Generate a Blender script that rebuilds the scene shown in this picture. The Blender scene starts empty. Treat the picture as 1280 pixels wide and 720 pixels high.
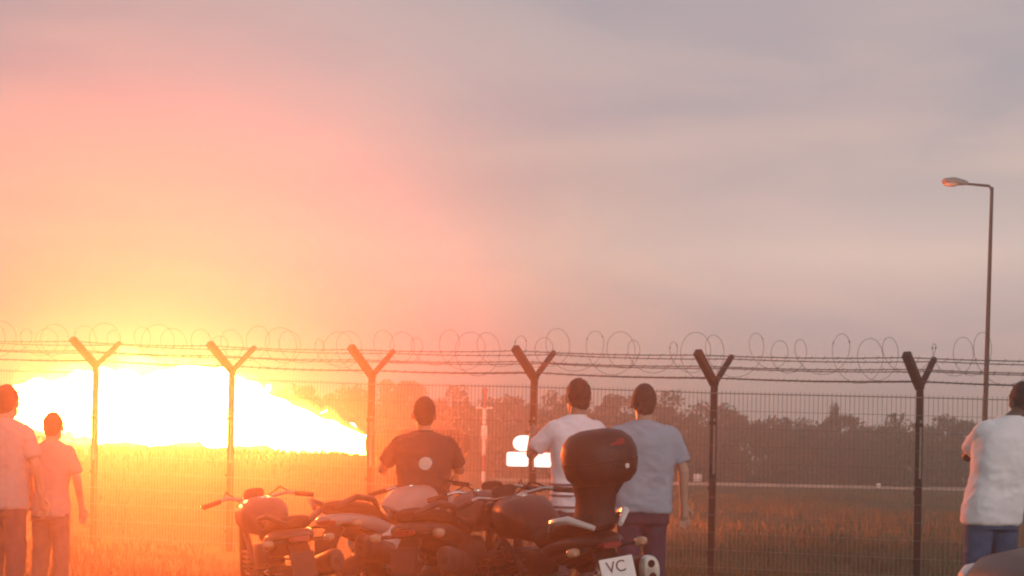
import bpy, bmesh, math, random
import numpy as np
from mathutils import Vector, Matrix, noise
R = math.radians
rng = random.Random(7)
scene = bpy.context.scene
COL = scene.collection

# ------------------------------------------------------------------ camera
F_PX, HOR, CAM_Z, ROLL = 1758.0, 565.0, 1.30, -0.018
cam_d = bpy.data.cameras.new('camera'); cam = bpy.data.objects.new('camera', cam_d); COL.objects.link(cam)
cam_d.sensor_width = 36; cam_d.lens = F_PX / 1280 * 36
cam_d.shift_y = (HOR - 360) / 1280
cam_d.clip_start = 0.05; cam_d.clip_end = 3000
cam.matrix_world = Matrix.Translation((0, 0, CAM_Z)) @ Matrix.Rotation(ROLL, 4, 'Y') @ Matrix.Rotation(R(90), 4, 'X')
scene.camera = cam

def P(px, py, Z):
    """point of the place seen at photo pixel (1280x720) at depth Z metres"""
    u = (px - 640) / F_PX; v = (HOR - py) / F_PX
    c, s = math.cos(ROLL), math.sin(ROLL)
    r = Vector((c, 0, -s)); up = Vector((s, 0, c))
    return Vector((0, Z, CAM_Z)) + Z * (u * r + v * up)

# ------------------------------------------------------------------ render, exposure
scene.view_settings.view_transform = 'Standard'; scene.view_settings.look = 'None'
scene.view_settings.gamma = 1; scene.view_settings.exposure = 0
scene.view_settings.use_curve_mapping = False
cy = scene.cycles
cy.use_denoising = True
try: cy.denoiser = 'OPENIMAGEDENOISE'
except Exception: pass
cy.max_bounces = 6; cy.volume_bounces = 1; cy.transparent_max_bounces = 12
cy.sample_clamp_indirect = 8
cy.pixel_filter_type = 'BLACKMAN_HARRIS'; cy.filter_width = 2.1
cy.use_adaptive_sampling = False

# ------------------------------------------------------------------ sky
SUN_EL, SUN_AZ = R(14), R(152)        # azimuth clockwise from +Y: behind the camera, to the right
world = bpy.data.worlds.new('World'); scene.world = world; world.use_nodes = True
nt = world.node_tree; nt.nodes.clear()
def N(nt, t, **kw):
    n = nt.nodes.new(t)
    for k, v in kw.items(): setattr(n, k, v)
    return n
def L(nt, a, b): nt.links.new(a, b)
def ramp(nt, fac, stops, interp='LINEAR'):
    n = N(nt, 'ShaderNodeValToRGB'); n.color_ramp.interpolation = interp
    els = n.color_ramp.elements
    while len(els) < len(stops): els.new(0.5)
    for e, (p, c) in zip(els, stops):
        e.position = p; e.color = (*c, 1) if len(c) == 3 else c
    L(nt, fac, n.inputs[0]); return n.outputs[0]
def mixc(nt, f, a, b, mode='MIX'):
    n = N(nt, 'ShaderNodeMix', data_type='RGBA', blend_type=mode)
    if isinstance(f, (int, float)): n.inputs[0].default_value = f
    else: L(nt, f, n.inputs[0])
    for v, i in ((a, 6), (b, 7)):
        if isinstance(v, tuple): n.inputs[i].default_value = (*v, 1)
        else: L(nt, v, n.inputs[i])
    return n.outputs[2]
def math_(nt, op, a, b=0.0):
    n = N(nt, 'ShaderNodeMath', operation=op)
    for v, i in ((a, 0), (b, 1)):
        if isinstance(v, (int, float)): n.inputs[i].default_value = v
        else: L(nt, v, n.inputs[i])
    return n.outputs[0]

sky = N(nt, 'ShaderNodeTexSky', sky_type='NISHITA')
sky.sun_disc = False; sky.sun_elevation = SUN_EL; sky.sun_rotation = SUN_AZ; sky.dust_density = 3.0
tc = N(nt, 'ShaderNodeTexCoord')
sep = N(nt, 'ShaderNodeSeparateXYZ'); L(nt, tc.outputs['Generated'], sep.inputs[0])
el = sep.outputs[2]
# dusk cloud deck: colour by elevation, broken by long soft streaks
base = ramp(nt, el, [(0.0, (.62, .47, .46)), (0.09, (.70, .535, .51)), (0.14, (.97, .71, .60)), (0.185, (.68, .545, .50)), (0.235, (.53, .455, .46)), (0.45, (.46, .415, .43)), (1.0, (.40, .385, .42))])
mp = N(nt, 'ShaderNodeMapping'); mp.inputs['Scale'].default_value = (2.4, 2.4, 9.0); mp.inputs['Rotation'].default_value = (0, R(7), 0)
mp.inputs['Location'].default_value = (3.1, .4, 1.7)
L(nt, tc.outputs['Generated'], mp.inputs[0])
nz = N(nt, 'ShaderNodeTexNoise'); nz.inputs['Scale'].default_value = 1.5; nz.inputs['Detail'].default_value = 4; nz.inputs['Roughness'].default_value = .5
nz.inputs['Distortion'].default_value = .5
L(nt, mp.outputs[0], nz.inputs['Vector'])
streak = ramp(nt, nz.outputs[0], [(.32, (0, 0, 0)), (.68, (1, 1, 1))], 'EASE')
greyc = mixc(nt, 1.0, base, (.85, .90, .96), 'MULTIPLY')
pinkc = mixc(nt, 1.0, base, (1.15, 1.07, 1.02), 'MULTIPLY')
cloud0 = mixc(nt, streak, greyc, pinkc)
az = ramp(nt, math_(nt, 'ADD', math_(nt, 'MULTIPLY', sep.outputs[0], .5), .5), [(.10, (.68, .87, .86)), (.32, (.68, .87, .87)), (.46, (.71, .94, .97)), (.62, (.98, 1.0, 1.0)), (1.0, (1.0, 1.0, 1.0))], 'EASE')
azl = ramp(nt, math_(nt, 'ADD', math_(nt, 'MULTIPLY', sep.outputs[0], .5), .5), [(.10, (.40, .60, .56)), (.34, (.40, .60, .56)), (.48, (.56, .78, .78)), (.62, (.98, 1.0, 1.0)), (1.0, (1.0, 1.0, 1.0))], 'EASE')
lowf = ramp(nt, el, [(.10, (1, 1, 1)), (.27, (0, 0, 0))], 'EASE')
cloud = mixc(nt, 1.0, cloud0, mixc(nt, lowf, az, azl), 'MULTIPLY')
skyscaled = mixc(nt, 1.0, sky.outputs[0], (.10, .10, .10), 'MULTIPLY')
final = mixc(nt, .12, cloud, skyscaled)
bg = N(nt, 'ShaderNodeBackground'); bg.inputs[1].default_value = 1.0
L(nt, final, bg.inputs[0])
wo = N(nt, 'ShaderNodeOutputWorld'); L(nt, bg.outputs[0], wo.inputs[0])

# ------------------------------------------------------------------ sun behind thin cloud
sd = bpy.data.lights.new('sun', 'SUN'); sd.energy = 0.75; sd.angle = R(22); sd.color = (1, .93, .93)
sun = bpy.data.objects.new('sun', sd); COL.objects.link(sun)
sdir = Vector((math.sin(SUN_AZ) * math.cos(SUN_EL), math.cos(SUN_AZ) * math.cos(SUN_EL), math.sin(SUN_EL)))
sun.rotation_euler = sdir.to_track_quat('Z', 'Y').to_euler(); sun.location = (0, -10, 20)

HAZE_DENSITY, HAZE_G = 0.0105, 0.82
FLAME_L = 360.0

# ------------------------------------------------------------------ materials
MATS = {}
def mat(name, col, rough=.6, metal=0., var=0., vscale=8., bump=0., bscale=40., spec=.5, coat=0., emis=None, es=0., col2=None):
    if name in MATS: return MATS[name]
    m = bpy.data.materials.new(name); m.use_nodes = True; t = m.node_tree
    b = t.nodes['Principled BSDF']
    b.inputs['Base Color'].default_value = (*col, 1); b.inputs['Roughness'].default_value = rough
    b.inputs['Metallic'].default_value = metal; b.inputs['Specular IOR Level'].default_value = spec
    b.inputs['Coat Weight'].default_value = coat
    co = N(t, 'ShaderNodeTexCoord')
    if var > 0 or col2:
        n = N(t, 'ShaderNodeTexNoise'); n.inputs['Scale'].default_value = vscale; n.inputs['Detail'].default_value = 5
        L(t, co.outputs['Object'], n.inputs['Vector'])
        lo = tuple(c * (1 - var) for c in col); hi = col2 or tuple(min(1, c * (1 + var)) for c in col)
        L(t, ramp(t, n.outputs[0], [(.3, lo), (.7, hi)]), b.inputs['Base Color'])
    if bump > 0:
        n = N(t, 'ShaderNodeTexNoise'); n.inputs['Scale'].default_value = bscale; n.inputs['Detail'].default_value = 4
        L(t, co.outputs['Object'], n.inputs['Vector'])
        bp = N(t, 'ShaderNodeBump'); bp.inputs['Strength'].default_value = bump; bp.inputs['Distance'].default_value = .02
        L(t, n.outputs[0], bp.inputs['Height']); L(t, bp.outputs[0], b.inputs['Normal'])
    if emis:
        b.inputs['Emission Color'].default_value = (*emis, 1); b.inputs['Emission Strength'].default_value = es
    MATS[name] = m
    return m
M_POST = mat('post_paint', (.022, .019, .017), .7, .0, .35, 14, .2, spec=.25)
M_GALV = mat('galvanised_wire', (.26, .235, .20), .6, .2, .2, 20)
M_DARKWIRE = mat('weathered_wire', (.10, .09, .085), .5, .5, .3, 20)
M_LAMP = mat('lamp_pole_paint', (.035, .032, .031), .8, .0, .2, 4, spec=.1)
M_LAMPH = mat('lamp_head_casing', (.22, .20, .19), .6, .0, .15, 8)
M_GLASS = mat('lamp_glass', (.55, .54, .5), .15, 0, .05)
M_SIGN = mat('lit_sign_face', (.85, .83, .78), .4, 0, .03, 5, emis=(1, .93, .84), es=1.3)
M_SIGNB = mat('sign_backing', (.25, .24, .23), .6, .2, .1)
M_TYRE = mat('tyre_rubber', (.022, .021, .02), .8, 0, .2, 30, .3, 60)
M_RIM = mat('wheel_rim', (.10, .10, .10), .35, .8, .1)
M_CHROME = mat('chrome', (.5, .48, .46), .22, 1.0, .05)
M_ENGINE = mat('engine_metal', (.05, .047, .045), .55, .5, .3, 14, .2)
M_PLASTIC = mat('black_plastic', (.018, .017, .017), .6, 0, .25, 18, .15, 90, spec=.3)
M_SEAT = mat('seat_vinyl', (.016, .015, .015), .75, 0, .2, 25, .25, 120, spec=.2)
M_PANEL = mat('pale_fairing', (.62, .58, .55), .3, 0, .08, 6, coat=.4)
M_REDLENS = mat('red_lens', (.22, .012, .012), .3, 0, .1, 20)
M_AMBER = mat('indicator_lens', (.45, .26, .16), .2, 0, .1, 20)
M_PLATE = mat('plate_white', (.74, .70, .67), .45, 0, .05, 20)
M_INK = mat('plate_ink', (.04, .04, .045), .6, 0, .1)
M_MUFF = mat('silencer_end_cap', (.80, .76, .70), .28, .6, .1, 20)
M_HOLE = mat('near_black', (.01, .009, .008), .9, 0, .1)  # near black for the silencer outlets and the lid seam
M_MIRROR = mat('mirror_silver', (.92, .92, .93), .03, 1.0)
M_SCREEN = mat('tinted_screen', (.05, .045, .045), .12, 0, .1, coat=.5)
M_CARP = mat('car_paint', (.030, .021, .024), .45, .0, .15, 3, spec=.25, coat=.15)
M_CARG = mat('car_glass', (.02, .02, .022), .06, 0, .05)
M_CARL = mat('headlamp_lens', (.6, .58, .58), .3, .0, .05)
M_NOZZ = mat('scorched_metal', (.05, .045, .042), .5, .7, .3, 10, .3)
M_KERB = mat('pale_concrete', (.40, .37, .33), .9, 0, .25, 1.2, .3)
M_MARK = mat('marker_white', (.78, .75, .72), .5, 0, .1)
M_RED = mat('mast_red_paint', (.40, .05, .03), .5, 0, .2)
M_WHITE = mat('mast_white_paint', (.86, .80, .74), .5, 0, .1)
M_BARK = mat('bark', (.06, .045, .035), .9, 0, .3, 6, .4)
M_LEAF = [mat('leaf_dusk_%d' % i, c, .7, 0, .4, .8) for i, c in enumerate([(.046, .042, .017), (.058, .044, .018), (.052, .038, .018)])]
BODYCOL = {}

# ------------------------------------------------------------------ object helpers
def link(name, me, m=None, parent=None):
    o = bpy.data.objects.new(name, me); COL.objects.link(o)
    if m is not None:
        me.materials.clear(); me.materials.append(m)
    if parent is not None: o.parent = parent
    return o
def from_bm(name, bm, m=None, parent=None, smooth=True):
    bmesh.ops.recalc_face_normals(bm, faces=bm.faces)
    me = bpy.data.meshes.new(name); bm.to_mesh(me); bm.free()
    if smooth:
        for p in me.polygons: p.use_smooth = True
        try: me.set_sharp_from_angle(angle=R(40))
        except Exception: pass
    return link(name, me, m, parent)
def empty(name, loc=(0, 0, 0)):
    o = bpy.data.objects.new(name, None); COL.objects.link(o); o.location = loc; o.empty_display_size = .2
    return o
def tag(o, label=None, cat=None, group=None, kind=None):
    if label: o['label'] = label
    if cat: o['category'] = cat
    if group: o['group'] = group
    if kind: o['kind'] = kind
    return o
def frame(d):
    d = Vector(d).normalized()
    a = Vector((0, 0, 1)) if abs(d.z) < .9 else Vector((1, 0, 0))
    u = a.cross(d).normalized(); return u, d.cross(u).normalized()
def skin_rings(bm, rings, cap=True, closed=True):
    vs = [[bm.verts.new(p) for p in r] for r in rings]
    n = len(vs[0])
    for a, b in zip(vs, vs[1:]):
        for i in range(n if closed else n - 1):
            j = (i + 1) % n
            bm.faces.new((a[i], a[j], b[j], b[i]))
    if cap:
        bm.faces.new(list(reversed(vs[0]))); bm.faces.new(vs[-1])
    return vs
def tube(bm, pts, r, seg=8, cap=True):
    pts = [Vector(p) for p in pts]; rs = r if isinstance(r, (list, tuple)) else [r] * len(pts)
    rings = []; u = v = None
    for i, p in enumerate(pts):
        d = (pts[min(i + 1, len(pts) - 1)] - pts[max(i - 1, 0)]).normalized()
        if u is None: u, v = frame(d)
        else:
            u = (u - d * u.dot(d)).normalized(); v = d.cross(u)
        rings.append([p + rs[i] * (math.cos(2 * math.pi * k / seg) * u + math.sin(2 * math.pi * k / seg) * v) for k in range(seg)])
    skin_rings(bm, rings, cap)
def sup(t, n):
    c, s = math.cos(t), math.sin(t)
    return math.copysign(abs(c) ** (2 / n), c), math.copysign(abs(s) ** (2 / n), s)
def loft(bm, st, axis='x', seg=20):
    """stations (pos along axis, c1, c2, half1, half2, exponent); axis x: 1=y 2=z; axis z: 1=x 2=y; axis y: 1=x 2=z"""
    rings = []
    for (s, c1, c2, a, b, n) in st:
        ring = []
        for k in range(seg):
            e, f = sup(2 * math.pi * k / seg, n)
            p, q = c1 + a * e, c2 + b * f
            ring.append({'x': (s, p, q), 'y': (p, s, q), 'z': (p, q, s)}[axis])
        rings.append([Vector(x) for x in ring])
    skin_rings(bm, rings)
def box(bm, c, h, rot=None, bev=0.):
    r = bmesh.ops.create_cube(bm, size=1)
    M = Matrix.Translation(c) @ (rot.to_4x4() if rot else Matrix.Identity(4)) @ Matrix.Diagonal((*[2 * x for x in h], 1))
    bmesh.ops.transform(bm, matrix=M, verts=r['verts'])
    if bev > 0:
        es = list({e for v in r['verts'] for e in v.link_edges})
        bmesh.ops.bevel(bm, geom=es, offset=bev, segments=2, affect='EDGES')
def ball(bm, c, r, sub=2, scale=(1, 1, 1)):
    g = bmesh.ops.create_icosphere(bm, subdivisions=sub, radius=r)
    bmesh.ops.transform(bm, matrix=Matrix.Translation(c) @ Matrix.Diagonal((*scale, 1)), verts=g['verts'])
def part(name, m, parent, fn, smooth=True):
    bm = bmesh.new(); fn(bm); return from_bm(name, bm, m, parent, smooth)

# ------------------------------------------------------------------ ground, grass verge, far service road
def ground_material():
    m = bpy.data.materials.new('dry_grass_ground'); m.use_nodes = True; t = m.node_tree; b = t.nodes['Principled BSDF']
    co = N(t, 'ShaderNodeTexCoord')
    n1 = N(t, 'ShaderNodeTexNoise'); n1.inputs['Scale'].default_value = .25; n1.inputs['Detail'].default_value = 6
    n2 = N(t, 'ShaderNodeTexNoise'); n2.inputs['Scale'].default_value = 9; n2.inputs['Detail'].default_value = 8; n2.inputs['Roughness'].default_value = .7
    for n in (n1, n2): L(t, co.outputs['Object'], n.inputs['Vector'])
    c1 = ramp(t, n1.outputs[0], [(.35, (.060, .066, .026)), (.52, (.105, .095, .045)), (.68, (.075, .062, .034))])
    c2 = ramp(t, n2.outputs[0], [(.3, (.55, .55, .55)), (.7, (1.35, 1.3, 1.2))])
    L(t, mixc(t, 1.0, c1, c2, 'MULTIPLY'), b.inputs['Base Color'])
    b.inputs['Roughness'].default_value = .95; b.inputs['Specular IOR Level'].default_value = .1
    bp = N(t, 'ShaderNodeBump'); bp.inputs['Strength'].default_value = .8; bp.inputs['Distance'].default_value = .06
    L(t, n2.outputs[0], bp.inputs['Height']); L(t, bp.outputs[0], b.inputs['Normal'])
    return m
def sstep(a, b, x):
    t = min(1, max(0, (x - a) / (b - a))); return t * t * (3 - 2 * t)
ADDED_BANK_H = 1.19  # bank added to keep direct flame light off the near ground
def ground_z(x, y):
    """flat verge; beyond the left part of the fence an added grass bank, shielding the verge from the flame, rises to a crest, then falls away slowly"""
    d = (y - (15.97 - .394 * x)) * .93                      # distance beyond the fence line
    side = 1 - sstep(-2.3, -.2, x + .0 * y)
    h = ADDED_BANK_H * sstep(.5, 3.2, d) * (1 - .75 * sstep(3.4, 7.0, d)) * side
    return h * (1 + .05 * noise.noise(Vector((x * .7, y * .7, 0)))) if h > 0 else 0.0
bm = bmesh.new()
xs = sorted(set([-110 + 5 * k for k in range(45)] + [-20 + .4 * k for k in range(76)])); ys = sorted(set([-50 + 5 * k for k in range(35)] + [14 + .35 * k for k in range(60)]))
grid = [[bm.verts.new((x, y, ground_z(x, y))) for x in xs] for y in ys]
for r0_, r1_ in zip(grid, grid[1:]):
    for q in range(len(xs) - 1): bm.faces.new((r0_[q], r0_[q + 1], r1_[q + 1], r1_[q]))
g = from_bm('ground', bm, ground_material()); tag(g, kind='structure')

# far perimeter road with a pale kerb: the thin line under the trees
KA, KB = Vector((-60, 68.5, 0)), Vector((60, 55.5, 0))
kd = (KB - KA).normalized(); kn = Vector((-kd.y, kd.x, 0))
M_ASPH = mat('worn_asphalt', (.055, .05, .047), .9, 0, .3, 2, .3)
bm = bmesh.new()
vs = [bm.verts.new(p + Vector((0, 0, .008))) for p in (KA + kn * .25, KB + kn * .25, KB + kn * 4.2, KA + kn * 4.2)]
bm.faces.new(vs); o = from_bm('perimeter_road', bm, M_ASPH, smooth=False); tag(o, kind='structure')
bm = bmesh.new()
mid = (KA + KB) / 2; rot = Matrix.Rotation(math.atan2(kd.y, kd.x), 3, 'Z')
box(bm, mid + Vector((0, 0, .06)), ((KB - KA).length / 2, .12, .07), rot, .015)
o = from_bm('kerb', bm, M_KERB, smooth=False); tag(o, kind='structure')

# grass: blades gathered into tufts, one mass
def grass():
    r = np.random.default_rng(3); V = []; Fc = []
    def tuft(x, y, h, n, spread):
        for _ in range(n):
            a = r.uniform(0, 2 * math.pi); bx = x + r.normal(0, spread); by = y + r.normal(0, spread)
            hh = h * r.uniform(.5, 1.15); w = .004 + .004 * r.random() + .00012 * y
            lx, ly = r.normal(0, .35) * hh, r.normal(0, .35) * hh
            cx, cyy = math.cos(a) * w, math.sin(a) * w
            i = len(V); gz = ground_z(bx, by)
            V.extend([(bx - cx, by - cyy, gz - .01), (bx + cx, by + cyy, gz - .01), (bx + lx * .4 + cx * .7, by + ly * .4 + cyy * .7, gz + hh * .6), (bx + lx * .4 - cx * .7, by + ly * .4 - cyy * .7, gz + hh * .6), (bx + lx, by + ly, gz + hh)])
            Fc.extend([(i, i + 1, i + 2, i + 3), (i + 3, i + 2, i + 4)])
    for _ in range(9000):
        y = 4 + 48 * r.random() ** 1.3; x = r.uniform(-.55, .55) * y + r.uniform(-3, 3)
        k = noise.noise(Vector((x * .22, y * .12, 2.1)))
        if k < -.35: continue
        tuft(x, y, .10 + .10 * max(0, k + .3), 9, .12)
    for px, py, n in ((985, 632, 26), (1010, 640, 18), (950, 628, 14), (1120, 655, 18), (1100, 668, 14), (760, 640, 10), (925, 660, 10)):   # taller clumps beyond the fence
        Z = 1.3 * F_PX / (py - 567); c = P(px, py, Z)
        for _ in range(n): tuft(c.x + r.normal(0, .9), Z + r.normal(0, 2.2), r.uniform(.15, .30), 26, .25)
    for _ in range(900):                                    # rough fringe along the crest of the added bank
        x = r.uniform(-13, -1.2); d = r.normal(3.1, .35)
        tuft(x, 15.97 - .394 * x + d / .93, r.uniform(.05, .16), 8, .10)
    me = bpy.data.meshes.new('grass'); me.from_pydata(V, [], Fc)
    m = mat('dry_grass_blades', (.070, .072, .027), .8, 0, .45, .35, col2=(.115, .112, .048))
    o = link('grass', me, m); tag(o, 'dry uneven grass growing on both sides of the fence', 'grass', kind='stuff')
grass()

# ------------------------------------------------------------------ trees
def leaves_mesh(name, seed, m, clumps=26, per=150, sz=.10):
    """unit crown about 1 wide (x,y in -.5..5) and z 0..1, made of leaf-sized faces in clumps"""
    r = np.random.default_rng(seed); V = []; Fc = []
    for _ in range(clumps):
        z = r.uniform(.10, .92); rad = .46 * math.sqrt(max(.05, 1 - ((z - .42) / .60) ** 2)) * r.uniform(.35, 1.0)
        a = r.uniform(0, 2 * math.pi); c = np.array([rad * math.cos(a), rad * math.sin(a), z])
        cr = r.uniform(.09, .17)
        for _ in range(per):
            d = r.normal(0, 1, 3); d /= np.linalg.norm(d); p = c + d * cr * r.random() ** .4 * np.array([1.15, 1.15, .75])
            if p[2] > 1: p[2] = 1 - .05 * r.random()
            u = r.normal(0, 1, 3); u /= np.linalg.norm(u); w = np.cross(u, r.normal(0, 1, 3)); w /= np.linalg.norm(w) + 1e-6
            s = sz * r.uniform(.18, .42)
            i = len(V); V.extend([tuple(p - u * s), tuple(p + w * s * .45), tuple(p + u * s), tuple(p - w * s * .45)]); Fc.append((i, i + 1, i + 2, i + 3))
    me = bpy.data.meshes.new(name); me.from_pydata(V, [], Fc); me.materials.append(m); return me
def trunk_mesh(seed):
    r = random.Random(seed); bm = bmesh.new()
    top = Vector((r.uniform(-.05, .05), r.uniform(-.05, .05), .72))
    tube(bm, [(0, 0, -.02), (r.uniform(-.02, .02), 0, .25), tuple(top * .7), tuple(top)], [.035, .028, .018, .006], 7)
    for k in range(5):
        a = k * 1.26 + r.uniform(-.3, .3); z0 = r.uniform(.15, .45); L_ = r.uniform(.22, .36)
        d = Vector((math.cos(a), math.sin(a), 0))
        tube(bm, [(0, 0, z0), d * L_ * .5 + Vector((0, 0, z0 + .12)), d * L_ + Vector((0, 0, z0 + .30))], [.016, .010, .004], 6)
    bmesh.ops.recalc_face_normals(bm, faces=bm.faces)
    me = bpy.data.meshes.new('trunk'); bm.to_mesh(me); bm.free(); me.materials.append(M_BARK); return me
CROWNS = [leaves_mesh('crown', 20 + i, M_LEAF[i % 3]) for i in range(7)]
TRUNKS = [trunk_mesh(60 + i) for i in range(4)]
SKY = [(-120, 486), (0, 488), (200, 485), (300, 481), (420, 478), (480, 477), (540, 479), (585, 482), (598, 497), (640, 494), (680, 490), (720, 490), (760, 492), (800, 495), (835, 488), (862, 488), (880, 500), (905, 511), (950, 515), (1000, 520), (1025, 516), (1060, 515), (1090, 512), (1125, 518), (1160, 522), (1190, 514), (1220, 520), (1280, 521), (1400, 518)]
def skyline(px):
    for (a, ya), (b, yb) in zip(SKY, SKY[1:]):
        if a <= px <= b: return ya + (yb - ya) * (px - a) / (b - a)
    return 500
ORD = ['first', 'second', 'third', 'fourth', 'fifth', 'sixth', 'seventh', 'eighth', 'ninth']
SEG = {}
def tree_label(px):
    if px < 592: k = 'flat topped orange clump right of the flame'
    elif px < 690: k = 'tree line above the white signs'
    elif px < 872: k = 'tree line behind the two men standing together'
    elif px < 1150: k = 'hazy tree line between the two rightmost posts'
    else: k = 'hazy tree line right of the rightmost post'
    n = SEG[k] = SEG.get(k, -1) + 1
    return '%s scrub tree from left in the %s' % (ORD[n], k)
def tree(px, ytop, Z, wid, i, label=None, grp=None):
    p = P(px, ytop, Z); h = p.z
    root = empty('scrub_tree', (p.x, Z, 0)); tag(root, label or tree_label(px), 'tree', grp or 'trees of the far tree line')
    o = bpy.data.objects.new('crown', CROWNS[i % 7]); COL.objects.link(o); o.parent = root
    o.scale = (wid, wid, h * 1.02); o.rotation_euler = (0, 0, i * 1.7)
    t = bpy.data.objects.new('trunk', TRUNKS[i % 4]); COL.objects.link(t); t.parent = root; t.scale = (wid * .9, wid * .9, h); t.rotation_euler = (0, 0, i)
i = 0; px = 318.0
while px < 1300:
    Z = (69.5 if px < 600 else 67.5) + rng.uniform(-.8, 1.5) - max(0, px - 700) * .007
    tree(px, skyline(px) + rng.uniform(-2, 6), Z, rng.uniform(2.9, 3.9), i); i += 1
    px += rng.uniform(34, 44)
tree(1038, 503, 67, 1.3, 3, 'slim tree standing highest above the right part of the tree line', 'trees of the far tree line')
def thicket():
    r = np.random.default_rng(9); V = []; Fc = []
    for _ in range(42000):
        x = r.uniform(-34, 34); y = 70.5 - x * .105 + r.uniform(-1.0, 4.0)
        top = P(640 + x / y * F_PX, skyline(640 + x / y * F_PX) + 12, y).z
        z = r.uniform(0, 1) ** 1.1 * max(1.2, top) * (.85 + .25 * noise.noise(Vector((x * .5, y * .5, 0))))
        p = np.array([x, y, z]); u = r.normal(0, 1, 3); u /= np.linalg.norm(u); w = np.cross(u, r.normal(0, 1, 3)); w /= np.linalg.norm(w) + 1e-6
        s = r.uniform(.08, .20); i = len(V)
        V.extend([tuple(p - u * s), tuple(p + w * s * .5), tuple(p + u * s), tuple(p - w * s * .5)]); Fc.append((i, i + 1, i + 2, i + 3))
    me = bpy.data.meshes.new('thicket'); me.from_pydata(V, [], Fc)
    o = link('thicket', me, M_LEAF[2]); tag(o, 'dense dark undergrowth filling the tree line down to the ground', 'thicket', kind='stuff')
thicket()

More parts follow.
